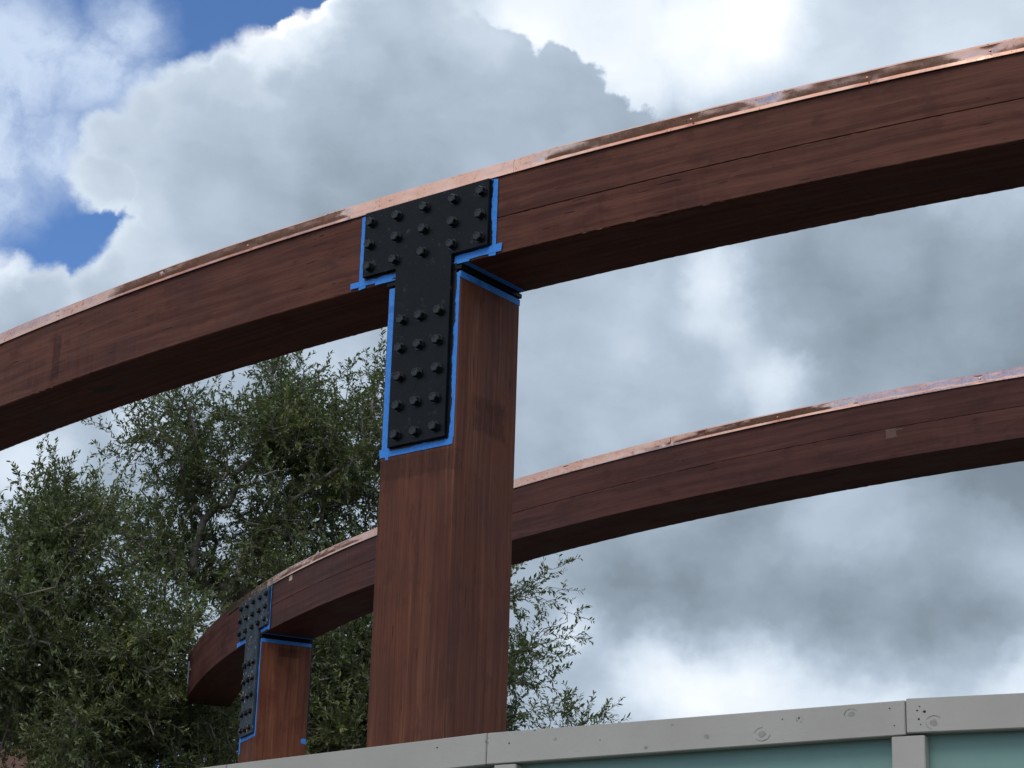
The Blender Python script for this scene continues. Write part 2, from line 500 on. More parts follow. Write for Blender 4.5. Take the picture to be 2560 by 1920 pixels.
def sweep(name, ring, t0, t1, profile, mat, parent, step=0.03, jit=None, voff=None, smooth=False, closed=True, caps=True):
    """sweep a section (dr, z) round the ring; UV.x is arc length from the post, UV.y the way round the section"""
    n = max(2, int(abs(t1 - t0) * ring.R / step) + 1)
    k = len(profile)
    per = [0.0]
    for i in range(1, k + 1):
        a, b_ = profile[i - 1], profile[i % k]
        per.append(per[-1] + math.hypot(a[0] - b_[0], a[1] - b_[1]))
    base_v = voff if voff is not None else 0.0
    verts, faces, loops = [], [], []
    ths = np.linspace(t0, t1, n)
    for i, th in enumerate(ths):
        for j, (dr, z) in enumerate(profile):
            if jit:
                ddr, dz = jit(i, j, th)
                dr += ddr; z += dz
            verts.append(ring.p(th, dr, z))
    for i in range(n - 1):
        u0, u1 = (ths[i] - ring.th0) * ring.R, (ths[i + 1] - ring.th0) * ring.R
        for j in range(k if closed else k - 1):
            j2 = (j + 1) % k
            faces.append((i * k + j, i * k + j2, (i + 1) * k + j2, (i + 1) * k + j))
            loops += [(u0, base_v - per[j]), (u0, base_v - per[j + 1]), (u1, base_v - per[j + 1]), (u1, base_v - per[j])]
    if caps and closed:
        faces.append(tuple(range(k))[::-1]); loops += [(p_[0], p_[1]) for p_ in profile][::-1]
        b0 = (n - 1) * k
        faces.append(tuple(b0 + j for j in range(k))); loops += [(p_[0], p_[1]) for p_ in profile]
    me = mesh(name, verts, faces, {'loops': loops}, smooth)
    return link_mesh(name, me, mat, parent)


def board_profile(z0, z1, bev=.004):
    """outer face first, going down, then the underside inwards"""
    return [(0 - 0.0, z1 - bev), (0, z0 + bev), (-bev, z0), (-.014, z0), (-TH + bev, z0), (-TH, z0 + bev), (-TH, z1 - bev), (-TH + bev, z1), (-bev, z1)]


def edge_jitter(seed, chips=()):
    rg = np.random.default_rng(seed)
    w = rg.normal(0, 1, (4000, 10))

    def f(i, j, th):
        a = .0006
        if j in (1, 2):
            for c0, c1, amp in chips:
                if c0 < th < c1: a = amp
            return (-abs(w[i, j]) * a, abs(w[i, j]) * a * .8)
        return (w[i, j] * .0004, w[i, j] * .0004)
    return f


def hex_bolt(r=.0215, h=.0245, washer=.0):
    """hex head standing on z = 0, domed chamfer on top"""
    verts, faces = [], []
    rings = [(r, 0.0), (r, h * .84), (r * .86, h), (r * .60, h), (r * .54, h - .0014)]
    for rr, z in rings:
        for k in range(6):
            a = math.radians(60 * k)
            verts.append((rr * math.cos(a), rr * math.sin(a), z))
    for i in range(4):
        for k in range(6):
            faces.append((i * 6 + k, i * 6 + (k + 1) % 6, (i + 1) * 6 + (k + 1) % 6, (i + 1) * 6 + k))
    faces.append(tuple(24 + k for k in range(6)))
    # shallow washer face under the head
    b0 = len(verts)
    for rr, z in ((r * 1.14, -.002), (r * 1.14, .0035), (r * .9, .0035)):
        for k in range(12):
            a = math.radians(30 * k); verts.append((rr * math.cos(a), rr * math.sin(a), z))
    for i in range(2):
        for k in range(12):
            faces.append((b0 + i * 12 + k, b0 + i * 12 + (k + 1) % 12, b0 + (i + 1) * 12 + (k + 1) % 12, b0 + (i + 1) * 12 + k))
    me = mesh('hex_bolt', verts, faces)
    me.materials.append(M_bolt)
    return me


BOLT = hex_bolt()
A_H, S_H, PC = .343, .1535, .007      # half arm, half stem, centre offset
Z_ARM0, Z_ARM1, Z_ST = -.004, -.307, -1.111
PT = .021


def t_outline(grow=0.0, rg=None, step=None):
    pts = [(-A_H, Z_ARM0), (-A_H, Z_ARM1), (-S_H, Z_ARM1), (-S_H, Z_ST), (S_H, Z_ST), (S_H, Z_ARM1), (A_H, Z_ARM1), (A_H, Z_ARM0)]
    return [(x + PC, z) for x, z in pts]


def t_plate(name, ring, parent, side=1):
    """T-shaped plate on the outer (side = 1) or inner (side = -1) face with its bolts as sub-parts"""
    bm = bmesh.new()
    base = .0005 if side > 0 else -TH - .0005
    vs = [bm.verts.new(ring.loc(a, base, z)) for a, z in t_outline()]
    f = bm.faces.new(vs)
    r = bmesh.ops.extrude_face_region(bm, geom=[f])
    o, t, n = ring.frame()
    for v in [e for e in r['geom'] if isinstance(e, bmesh.types.BMVert)]:
        v.co += n * PT * side
    bmesh.ops.recalc_face_normals(bm, faces=bm.faces)
    bmesh.ops.bevel(bm, geom=list(bm.edges), offset=.0022, segments=1, affect='EDGES')
    me = bpy.data.meshes.new(name); bm.to_mesh(me); bm.free()
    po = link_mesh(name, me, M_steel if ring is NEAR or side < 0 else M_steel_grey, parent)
    spots = [(a * .305 / 2 if abs(a) == 2 else a * .156, z) for z in (-.060, -.161, -.263) for a in (-2, -1, 0, 1, 2)]
    spots += [(a * .102, -.553 - k * .128) for k in range(5) for a in (-1, 0, 1)]
    rg = random.Random(ring.R + side)
    ax = n * side
    rot = Matrix((( t.x, 0, ax.x), (t.y, 0, ax.y), (0, 1, ax.z))) if side < 0 else Matrix(((-t.x, 0, ax.x), (-t.y, 0, ax.y), (0, 1, ax.z)))
    for a, z in spots:
        b = bpy.data.objects.new('bolt', BOLT)
        COL.objects.link(b)
        b.parent = po
        dr = (base + PT * side)
        p_ = ring.loc(a * 2 / 2 + PC + rg.uniform(-.003, .003), dr, z + rg.uniform(-.003, .003))
        loc = Matrix.Translation(Vector(p_)) @ rot.to_4x4() @ Matrix.Rotation(rg.uniform(0, math.pi / 3), 4, 'Z')
        b.matrix_local = loc
    return po


def strip(name, mat, parent, fn, pts_a, pts_b, thick):
    """thin ragged-edged strip between two polylines of (a, z); fn(a, z, lift) -> world"""
    n = len(pts_a)
    verts = []
    for lift in (0.0, thick):
        for q in pts_a: verts.append(fn(q[0], q[1], lift))
        for q in pts_b: verts.append(fn(q[0], q[1], lift))
    faces = []
    T = 2 * n
    for i in range(n - 1):
        faces.append((T + i, T + i + 1, T + n + i + 1, T + n + i))
        faces.append((i, n + i, n + i + 1, i + 1))
        faces.append((i, i + 1, T + i + 1, T + i))
        faces.append((n + i, T + n + i, T + n + i + 1, n + i + 1))
    faces.append((0, T, T + n, n)); faces.append((n - 1, 2 * n - 1, T + 2 * n - 1, T + n - 1))
    bm = bmesh.new()
    bv = [bm.verts.new(v) for v in verts]
    for f in faces: bm.faces.new([bv[k] for k in f])
    bmesh.ops.recalc_face_normals(bm, faces=bm.faces)
    me = bpy.data.meshes.new(name); bm.to_mesh(me); bm.free()
    return link_mesh(name, me, mat, parent)


def tape_rect(parent, fn, a0, z0, a1, z1, rg, lift=.0006, torn=.004, mat=None, name='masking_tape'):
    """tape from (a0, z0) to (a1, z1); straight sides, torn ends, slight waver"""
    horiz = abs(a1 - a0) > abs(z1 - z0)
    n = max(4, int(max(abs(a1 - a0), abs(z1 - z0)) / .018))
    A, B_ = [], []
    for i in range(n + 1):
        t = i / n
        w = rg.uniform(-.0007, .0007)
        e0 = rg.uniform(-torn, torn) if i in (0, n) else 0
        e1 = rg.uniform(-torn, torn) if i in (0, n) else 0
        if horiz:
            A.append((a0 + (a1 - a0) * t + e0, z0 + w)); B_.append((a0 + (a1 - a0) * t + e1, z1 + w))
        else:
            A.append((a0 + w, z0 + (z1 - z0) * t + e0)); B_.append((a1 + w, z0 + (z1 - z0) * t + e1))
    f2 = lambda a, z, l: fn(a, z, l + lift)
    return strip(name, mat or M_tape, parent, f2, A, B_, .0007)


def paint_line(parent, fn, q0, q1, side, rg, wmin=.004, wmax=.016, lift=.0016):
    """ragged smear of black paint that overran the plate edge on to the tape; side = outward (da, dz)"""
    L = math.hypot(q1[0] - q0[0], q1[1] - q0[1])
    n = max(6, int(L / .008))
    A, B_ = [], []
    w = rg.uniform(wmin, wmax)
    for i in range(n + 1):
        t = i / n
        w = min(wmax, max(wmin, w + rg.uniform(-.0032, .0032)))
        p_ = (q0[0] + (q1[0] - q0[0]) * t, q0[1] + (q1[1] - q0[1]) * t)
        A.append(p_); B_.append((p_[0] + side[0] * w, p_[1] + side[1] * w))
    return strip('paint_smear', M_paint, parent, lambda a, z, l: fn(a, z, l + lift), A, B_, .0008)


def make_post(ring, parent, mat, label_off=0.0):
    """square post, rounded arrises, butting up to the seat plate; UV.x = height, UV.y = way round"""
    o, t, n = ring.frame()
    hw = .20
    zt = -.382
    bev = .006
    sec = [(-hw, -bev), (-hw + bev, 0), (hw - bev, 0), (hw, -bev), (hw, -TH + bev), (hw - bev, -TH), (-hw + bev, -TH), (-hw, -TH + bev)]
    per = [0]
    for i in range(8):
        a, b_ = sec[i], sec[(i + 1) % 8]
        per.append(per[-1] + math.hypot(a[0] - b_[0], a[1] - b_[1]))
    zs = list(np.linspace(-ring.zt, zt - .004, 60)) + [zt]
    verts, faces, loops = [], [], []
    rg = random.Random(ring.R)
    for zi, z in enumerate(zs):
        for k, (a, dr) in enumerate(sec):
            s = 1 if zi < len(zs) - 1 else .985
            j = rg.uniform(-.0007, .0007)
            verts.append(ring.loc(a * s + j, (dr + TH / 2) * s - TH / 2 + j, z))
    for i in range(len(zs) - 1):
        for k in range(8):
            faces.append((i * 8 + k, i * 8 + (k + 1) % 8, (i + 1) * 8 + (k + 1) % 8, (i + 1) * 8 + k))
            h0, h1 = zs[i] + ring.zt - EYE, zs[i + 1] + ring.zt - EYE
            loops += [(h0, per[k]), (h0, per[k + 1]), (h1, per[k + 1]), (h1, per[k])]
    b0 = (len(zs) - 1) * 8
    faces.append(tuple(b0 + k for k in range(8))); loops += [sec[k] for k in range(8)]
    me = mesh('post', verts, faces, {'loops': loops})
    return link_mesh('post', me, mat, parent)


def copper_cap(ring, t0, t1, parent, dark_fn, screws, seed):
    """pressed copper capping: top sheet, hem line, fascia and kicked-out drip edge"""
    rg = np.random.default_rng(seed)
    step = .012
    n = int((t1 - t0) * ring.R / step) + 1
    ths = np.linspace(t0, t1, n)
    raw = rg.normal(0, 1, (n + 80, 3))
    ker = np.hanning(41); ker /= ker.sum()
    sm = np.stack([np.convolve(raw[:, k], ker, 'same')[40:40 + n] for k in range(3)], 1) * 3.2
    ker2 = np.hanning(9); ker2 /= ker2.sum()
    fi = np.stack([np.convolve(raw[:, k], ker2, 'same')[40:40 + n] for k in range(3)], 1) * 1.6
    verts, faces, loops = [], [], []
    prof_n = 0
    for i, th in enumerate(ths):
        dk = dark_fn(th)
        dk = min(1, max(0, dk + .10 * sm[i, 0]))
        top = .005 + .0125 * dk
        mid = .0045 - .001 * dk
        lip = .0075 + .0035 * dk
        bulge = .0012 * fi[i, 1]
        sz = .0016 * sm[i, 2]
        H = COPPER_H
        pr = [(-TH - .006, 0.0), (-TH - .006, H - .01), (-TH - .002, H - .004), (-TH * .5, H + .003), (-.006, H + sz), (.0005 + top * .35, H - .002 + sz),
              (.0005 + top * .35, H - .0105 + sz), (top, H - .0125 + sz), (top - .0018 * dk + .0004 * fi[i, 0], H - .017 + sz),
              (top * .60 + mid * .40 + bulge, H - .030), (top * .27 + mid * .73 + bulge * .6, H - .040), (mid, .0165 + .0006 * fi[i, 2]), (lip, .0005), (lip - .0012, -.0005), (.0012, .004)]
        prof_n = len(pr)
        for dr, z in pr:
            for sth in screws:
                dd = abs(th - sth) * ring.R
                if dd < .05 and .01 < z < .05 and dr > 0:
                    dr -= .0022 * (1 - dd / .05)
            verts.append(ring.p(th, dr, z))
    per = [0.0] + list(np.cumsum([math.hypot(pr[q][0] - pr[q + 1][0], pr[q][1] - pr[q + 1][1]) for q in range(prof_n - 1)])) + [9]
    k = prof_n
    for i in range(n - 1):
        u0, u1 = (ths[i] - ring.th0) * ring.R, (ths[i + 1] - ring.th0) * ring.R
        for j in range(k - 1):
            faces.append((i * k + j, (i + 1) * k + j, (i + 1) * k + j + 1, i * k + j + 1))
            loops += [(u0, per[j]), (u1, per[j]), (u1, per[j + 1]), (u0, per[j + 1])]
    me = mesh('copper_cap', verts, faces, {'loops': loops}, smooth=True)
    me.validate()
    bmx = bmesh.new(); bmx.from_mesh(me); bmesh.ops.recalc_face_normals(bmx, faces=bmx.faces); bmx.to_mesh(me); bmx.free()
    me.set_sharp_from_angle(angle=math.radians(24))
    co = link_mesh('copper_cap', me, M_copper, parent)
    for sth in screws:
        if not (t0 < sth < t1): continue
        bm = bmesh.new()
        bmesh.ops.create_uvsphere(bm, u_segments=10, v_segments=5, radius=.0045)
        c = Vector(ring.p(sth, .0085, .031)); nn = Vector((math.sin(sth), -math.cos(sth), 0))
        for v in bm.verts:
            q = v.co.copy(); d_ = q.dot(nn); q -= nn * d_ * .45
            v.co = c + q
        ms = bpy.data.meshes.new('screw'); bm.to_mesh(ms); bm.free()
        link_mesh('screw', ms, M_copper, co)
    return co


def blob_decal(name, mat, parent, fn, ca, cz, ra, rz, rg, lift=.0008, n=18, square=0.0):
    pts = []
    for k in range(n):
        a = 2 * math.pi * k / n
        rr = 1 + rg.uniform(-.18, .18)
        x, y = math.cos(a), math.sin(a)
        if square:
            mxy = max(abs(x), abs(y)); x, y = x * (1 - square) + x / mxy * square, y * (1 - square) + y / mxy * square
        pts.append((ca + ra * rr * x, cz + rz * rr * y))
    bm = bmesh.new()
    lo = [bm.verts.new(fn(a, z, lift * .2)) for a, z in pts]; hi = [bm.verts.new(fn(a, z, lift)) for a, z in pts]
    bm.faces.new(hi)
    for k in range(n): bm.faces.new((lo[k], lo[(k + 1) % n], hi[(k + 1) % n], hi[k]))
    bmesh.ops.recalc_face_normals(bm, faces=bm.faces)
    me = bpy.data.meshes.new(name); bm.to_mesh(me); bm.free()
    return link_mesh(name, me, mat, parent)


def step_fn(ring, marks):
    """piecewise smooth 0..1 tilt of the copper fascia along the ring: marks = [(theta, value), ...]"""
    ms = sorted(marks)

    def f(th):
        if th <= ms[0][0]: return ms[0][1]
        for (a, va), (b_, vb) in zip(ms, ms[1:]):
            if a <= th <= b_:
                t = (th - a) / (b_ - a + 1e-9); t = t * t * (3 - 2 * t)
                return va + (vb - va) * t
        return ms[-1][1]
    return f


# ---- near frame
o, t, n = NEAR.frame()
frame_n = empty('timber_frame', (NEAR.loc(0, -TH / 2, -NEAR.zt)))
tag(frame_n, 'large near curved timber beam on a wide brown post with black T-shaped bracket', 'timber frame', 'curved timber frames')
CH = (NEAR.theta_px(1430, 590, -HB), NEAR.theta_px(1820, 500, -HB), .0035)
T_SPL = NEAR.th0
ZTOP = COPPER_H - .006
lam = [('beam_lamination', NEAR.th0 + .0008, -.40, -.186 + .0008, ZTOP, 1), ('beam_lamination', NEAR.th0 + .0008, -.40, -HB, -.186 - .0008, 2), ('beam_lamination', -1.0, NEAR.th0 - .0008, -HB, ZTOP, 3)]
for nm, a, b_, z0, z1, sd in lam:
    sweep(nm, NEAR, a, b_, board_profile(z0, z1, .0028 if sd < 3 else .004), M_beam_near, frame_n, .02, edge_jitter(sd, [CH] if sd == 2 else [(NEAR.theta_px(60, 990, -HB), NEAR.theta_px(220, 930, -HB), .0025)] if sd == 3 else []), voff=z1)
make_post(NEAR, frame_n, M_post_near)
# far frame
frame_f = empty('timber_frame', (FAR.loc(0, -TH / 2, -FAR.zt)))
tag(frame_f, 'smaller-looking far curved timber beam with cut end, on its post behind the near one', 'timber frame', 'curved timber frames')
for a, b_, z0, z1, sd in [(FAR.th0 + .0008, -.45, -.168 + .0006, ZTOP, 4), (FAR.th0 + .0008, -.45, -HB, -.168 - .0006, 5), (-1.3685, FAR.th0 - .0008, -HB, ZTOP - .004, 6)]:
    sweep('beam_lamination', FAR, a, b_, board_profile(z0, z1, .0022 if sd < 6 else .004), M_beam_far, frame_f, .025, edge_jitter(sd), voff=z1)
make_post(FAR, frame_f, M_post_far)

for ring, fr in ((NEAR, frame_n), (FAR, frame_f)):
    rg = random.Random(ring.R * 3)
    t_plate('steel_bracket', ring, fr, 1)
    t_plate('steel_bracket', ring, fr, -1)
    o, t, n = ring.frame()
    zs = -(HB + .382) / 2
    bevel_box('seat_plate', M_steel, fr, (.412, .421, .020), Vector(ring.loc(0, -TH / 2, zs)), (t, n, Vector((0, 0, 1))), .002)
    bevel_box('seat_shim', M_steel, fr, (.372, .389, .0300), Vector(ring.loc(0, -TH / 2, zs)), (t, n, Vector((0, 0, 1))), .001)
    face = lambda a, z, l, ring=ring: ring.loc(a, l, z)                     # outer face (beam and post)
    side = lambda a, z, l, ring=ring: ring.loc(.20 + l, a, z)               # right side of the post: a runs inwards (negative)
    under = lambda a, z, l, ring=ring: ring.loc(a, z, -HB - l)              # underside of the beam: z runs inwards
    kf = .8 if ring is FAR else 1.0
    AR, AL = PC + A_H, PC - A_H
    SR, SL = PC + S_H, PC - S_H
    w = .033 * (.9 if ring is FAR else 1)
    # blue masking tape round the plate
    if ring is NEAR:
        tape_rect(fr, face, AR - .004, -.006, AR + w, -.352, rg)                      # right of the arm, tail hangs past the corner
        tape_rect(fr, face, SR + .002, Z_ARM1 + .002, AR + .062, -.341, rg, .0014)
        tape_rect(fr, face, SR + .002, -.338, SR + .086, -.3495, rg, .0021)
        tape_rect(fr, face, AL - .035, -.012, AL + .004, -.349, rg)
        tape_rect(fr, face, AL - .080, -.312, SL - .002, -.338, rg, .0014)
        tape_rect(fr, face, AL + .06, -.335, SL - .004, -.3485, rg, .0021)
        tape_rect(fr, face, SL - .045, -.386, SL + .003, -1.125, rg)
        tape_rect(fr, face, SL - .056, -1.108, SR + .034, -1.144, rg, .0014)
        tape_rect(fr, face, SL - .022, -1.13, SL - .006, -1.160, rg, .0021)
    else:
        tape_rect(fr, face, AR - .004, -.006, AR + w * .8, -.35, rg)
        tape_rect(fr, face, SR + .002, Z_ARM1 + .002, AR + w, -.338, rg, .0014)
        tape_rect(fr, face, AL - .085, -.312, SL - .002, -.345, rg, .0014)
        tape_rect(fr, face, SL - .040, -1.108, SR + .034, -1.142, rg, .0014)
        tape_rect(fr, face, SL - .040, -1.14, SL - .012, -1.23, rg, .0021)
        tape_rect(fr, side, -.365, -1.125, -.404, -1.165, rg, .0008)
    tape_rect(fr, face, SR - .003, -.386, SR + .035, -1.118, rg)
    tape_rect(fr, side, .001, -.384, -.407, -.412, rg, .0008, .001)                    # band round the post head
    tape_rect(fr, under, .208, -.006, .236, -.405, rg, .0008, .002)
    tape_rect(fr, face, SR + .030, -.384, .201, -.41, rg, .0016, .001)
    # black paint over the plate edges
    paint_line(fr, face, (AR - .001, -.008), (AR - .001, Z_ARM1), (1, 0), rg, .004, .014, .0022)
    paint_line(fr, face, (SR, Z_ARM1 + .001), (AR, Z_ARM1 + .001), (0, -1), rg, .002, .007, .003)
    paint_line(fr, face, (SR - .001, -.345), (SR - .001, Z_ST), (1, 0), rg, .010, .022, .0022)
    paint_line(fr, face, (SL, Z_ST + .001), (SR + .008, Z_ST + .001), (0, -1), rg, .003, .012, .003)
    paint_line(fr, face, (AL + .001, -.014), (AL + .001, Z_ARM1), (-1, 0), rg, .001, .007, .003)
    paint_line(fr, face, (AL, Z_ARM1 + .001), (SL, Z_ARM1 + .001), (0, -1), rg, .004, .014, .003)
    paint_line(fr, face, (SL + .001, -.39), (SL + .001, Z_ST), (-1, 0), rg, .002, .009, .003)
    paint_line(fr, face, (SL - .03, -.335), (SL + .001, -.338), (0, -1), rg, .006, .010, .003)

# copper cappings: pieces meet at lapped joints
thn = lambda x, y: NEAR.theta_px(x, y, 0)
near_marks = [(thn(0, 862), .0), (thn(230, 770), .0), (thn(330, 735), 1), (thn(845, 563), 1), (thn(905, 545), 0), (thn(1290, 430), 0), (thn(1400, 405), .75), (thn(1620, 355), .95),
              (thn(1840, 300), .8), (thn(1925, 275), .3), (thn(1990, 260), .75), (thn(2330, 180), .95), (thn(2440, 155), .35), (thn(2560, 130), .6)]
nd = step_fn(NEAR, near_marks)
TJ = -0.6397
scr_n = [NEAR.theta_px(x, y, .031) for x, y in [(423, 695), (636, 621), (1737, 306), (2175, 202), (2479, 132), (150, 790)]]
copper_cap(NEAR, -1.0, TJ, frame_n, nd, scr_n, 5)
copper_cap(NEAR, TJ + .00006, -.40, frame_n, nd, scr_n, 6)
thf = lambda x, y: FAR.theta_px(x, y, 0)
far_marks = [(thf(570, 1534), .15), (thf(650, 1480), .1), (thf(720, 1440), .8), (thf(860, 1376), .75), (thf(930, 1348), .2), (thf(1290, 1218), .0), (thf(1620, 1133), .1), (thf(1770, 1097), .7), (thf(2000, 1045), .9), (thf(2120, 1020), .3), (thf(2200, 1003), .0), (thf(2560, 940), .0)]
fd = step_fn(FAR, far_marks)
TJF = -0.76692
scr_f = [FAR.theta_px(x, y, .031) for x, y in [(1410, 1170), (1948, 1045), (2447, 945)]]
copper_cap(FAR, -1.2100, TJF, frame_f, fd, scr_f, 8)
copper_cap(FAR, TJF + .00008, -.45, frame_f, fd, scr_f, 9)

# marks on the timber
rg = random.Random(4)


def ring_face(ring):
    return lambda a, z, l: ring.p(ring.th0 + a / ring.R, l, z)


def ring_under(ring):
    return lambda a, z, l: ring.p(ring.th0 + a / ring.R, z, -HB - l)


def arc_px(ring, x, y, z):
    return (ring.theta_px(x, y, z) - ring.th0) * ring.R


a = arc_px(NEAR, 283, 980, -HB)
blob_decal('knot', M_knot, frame_n, ring_under(NEAR), a, -.19, .075, .035, rg)
a = arc_px(FAR, 2254, 1097, -.20)
tape_rect(frame_f, ring_face(FAR), a - .034, -.172, a + .030, -.228, rg, torn=.007, mat=M_bare, name='bare_patch')
a = arc_px(FAR, 2270, 1090, -.17)
blob_decal('bare_patch', M_bare, frame_f, ring_face(FAR), a + .02, -.182, .05, .005, rg)
a = arc_px(FAR, 732, 1444, -.02)
tape_rect(frame_f, ring_face(FAR), a - .03, -.005, a + .03, -.045, rg, mat=M_pale, name='shim')
a0 = (-1.3685 - FAR.th0) * FAR.R + .26
nn = Vector((math.sin(FAR.th0 + a0 / FAR.R), -math.cos(FAR.th0 + a0 / FAR.R), 0)); tt_ = Vector((-nn.y, nn.x, 0))
bevel_box('tape_edge', M_chalk, frame_f, (.004, .010, .27), Vector(FAR.p(FAR.th0 + a0 / FAR.R, .005, -.155)), (tt_, nn, Vector((0, 0, 1))), .0008)

# ------------------------------------------------------------------ site fence
def fence_paint(name, c1, c2, knots=True):
    mt, N, b = new_mat(name)
    tcn = N.node('ShaderNodeTexCoord').outputs['Object']
    geo = N.node('ShaderNodeNewGeometry').outputs['Position']
    n1 = N.noise(geo, 2.5, 5, .6); n2 = N.noise(geo, 70, 5, .7)
    col = N.mix(N.smooth(n1, .3, .7), c1, c2)
    if knots:
        vo = N.node('ShaderNodeTexVoronoi', feature='F1'); N.link(geo, vo.inputs['Vector']); vo.inputs['Scale'].default_value = 7.5
        ringm = N.math('MULTIPLY', N.smooth(vo.outputs['Distance'], .030, .055), N.smooth(vo.outputs['Distance'], .10, .06))
        keep = N.node('ShaderNodeSeparateColor'); N.link(vo.outputs['Color'], keep.inputs[0])
        kk = N.math('GREATER_THAN', keep.outputs[0], .55)
        mk = N.math('MULTIPLY', N.math('MULTIPLY', ringm, N.smooth(N.noise(geo, 120, 3), .48, .6)), kk)
        col = N.mix(N.math('MULTIPLY', mk, .75), col, (c1[0] * .35, c1[1] * .35, c1[2] * .35))
        v2 = N.node('ShaderNodeTexVoronoi', feature='F1'); N.link(geo, v2.inputs['Vector']); v2.inputs['Scale'].default_value = 26
        k2 = N.node('ShaderNodeSeparateColor'); N.link(v2.outputs['Color'], k2.inputs[0])
        pk = N.math('MULTIPLY', N.smooth(v2.outputs['Distance'], .11, .06), N.math('GREATER_THAN', k2.outputs[1], .90))
        col = N.mix(N.math('MULTIPLY', pk, .85), col, (.03, .027, .025))
    N.link(col, b.inputs['Base Color'])
    b.inputs['Roughness'].default_value = .55
    bp = N.node('ShaderNodeBump'); bp.inputs['Strength'].default_value = .25; bp.inputs['Distance'].default_value = .002
    N.put(bp.inputs['Height'], N.math('ADD', n2, n1)); N.link(bp.outputs[0], b.inputs['Normal'])
    return mt


M_fence = fence_paint('grey_white_fence_paint', (.400, .376, .328), (.455, .430, .378))
M_teal = fence_paint('teal_fence_panel_paint', (.19, .325, .285), (.215, .36, .315), False)
FT = 1.22 + EYE
FP = [(-2.9, 9.15), (-1.841, 8.2), (-.868, 7.347), (-.041, 6.657), (1.056, 5.995), (2.15, 5.53), (3.3, 5.15)]
fence = empty('site_fence', (FP[3][0], FP[3][1], 0))
tag(fence, 'teal panelled site fence with grey-white painted top rail in the foreground', 'fence')
Zv = Vector((0, 0, 1))
RH, RTK = .0912, .038
for i in range(len(FP) - 1):
    p0, p1 = Vector((*FP[i], 0)), Vector((*FP[i + 1], 0))
    t_ = (p1 - p0); L = t_.length; t_.normalize()
    n_ = Vector((t_.y, -t_.x, 0))                 # towards the camera
    c = (p0 + p1) / 2
    dz = (.004 if i == 4 else 0)
    gap = .0035
    bevel_box('rail_board', M_fence, fence, (L - gap, RTK, RH), c - n_ * RTK / 2 + Zv * (FT - RH / 2 + dz), (t_, n_, Zv), .002, 2, .0002)
    bevel_box('panel', M_teal, fence, (L - .004, .012, FT - RH * .3 - .05), c - n_ * (RTK + .008) + Zv * ((FT - RH * .3 - .05) / 2 + .05), (t_, n_, Zv), .001)
    # upright behind each rail joint and one stile on the face just below the rail
# stiles under the joints
for (x, y, side_) in [(FP[4][0], FP[4][1], 0), (FP[3][0], FP[3][1], 1), (FP[2][0], FP[2][1], 0), (FP[1][0], FP[1][1], 0), (FP[5][0], FP[5][1], 0)]:
    i = [k for k, q in enumerate(FP) if q == (x, y)][0]
    p0 = Vector((*FP[i], 0)); pa = Vector((*FP[i + 1], 0)); pb = Vector((*FP[i - 1], 0))
    if side_:
        t_ = (pa - p0).normalized(); c = p0 + t_ * .063
    else:
        t_ = ((pa - p0).normalized() + (p0 - pb).normalized()).normalized(); c = p0 + t_ * .004
    n_ = Vector((t_.y, -t_.x, 0))
    hh = FT - RH - .003
    bevel_box('stile', M_fence, fence, (.089 if not side_ else .072, RTK, hh), c - n_ * (RTK / 2 + .002) + Zv * (hh / 2), (t_, n_, Zv), .002, 2, .0002)

# knots and nail holes in the painted boards
M_fknot = plain_mat('painted_over_knot', (.27, .25, .22), (.36, .335, .295), 160, .6)
M_hole = plain_mat('nail_hole', (.02, .018, .016), (.035, .03, .028), 90, .8)
boards = [q for q in fence.children if q.name.startswith('rail_board')]
stiles = [q for q in fence.children if q.name.startswith('stile')]


def on_board(i, px, py, ra, rz, mat, name, ring=False, parent=None, push=0.0):
    p0, p1 = Vector((*FP[i], 0)), Vector((*FP[i + 1], 0))
    t_ = (p1 - p0).normalized(); n_ = Vector((t_.y, -t_.x, 0))
    d = Vector(ray(px, py)); k = (p0 - n_ * push).dot(n_) / d.dot(n_); P = d * k
    c0, z0 = (P - p0).dot(t_), P.z + EYE
    fn = lambda a, z, l: tuple(p0 + t_ * a - n_ * push + n_ * l + Zv * z)
    blob_decal(name, mat, parent or boards[i], fn, c0, z0, ra, rz, rg, .0006, 14)
    if ring:
        for k in range(3):
            a0 = rg.uniform(0, 6.28); n = 9
            A = [(c0 + ra * 2.0 * math.cos(a0 + j * .17), z0 + rz * 1.9 * math.sin(a0 + j * .17)) for j in range(n)]
            B_ = [(c0 + ra * 2.25 * math.cos(a0 + j * .17), z0 + rz * 2.1 * math.sin(a0 + j * .17)) for j in range(n)]
            strip('knot_crack', M_fknot, parent or boards[i], lambda a, z, l: fn(a, z, l + .0001), A, B_, .0005)


for i, px, py, ra, rz, rn in [(3, 1905, 1835, .011, .009, True), (3, 1767, 1841, .008, .006, False), (3, 2128, 1785, .009, .007, True), (3, 1614, 1868, .006, .005, False), (3, 1388, 1847, .005, .004, False), (4, 2335, 1806, .010, .009, True), (3, 1680, 1812, .004, .003, False)]:
    on_board(i, px, py, ra, rz, M_fknot, 'knot', rn)
for i, px, py, r_ in [(4, 2311, 1779, .0042), (4, 2293, 1776, .0026), (4, 2297, 1798, .003), (4, 2302, 1811, .002), (3, 2224, 1771, .0022), (3, 2236, 1814, .002), (3, 1273, 1858, .0025), (3, 1956, 1798, .002), (2, 1093, 1869, .003), (3, 1500, 1850, .0018), (4, 2299, 1766, .002)]:
    on_board(i, px, py, r_, r_ * .8, M_hole, 'nail_hole')

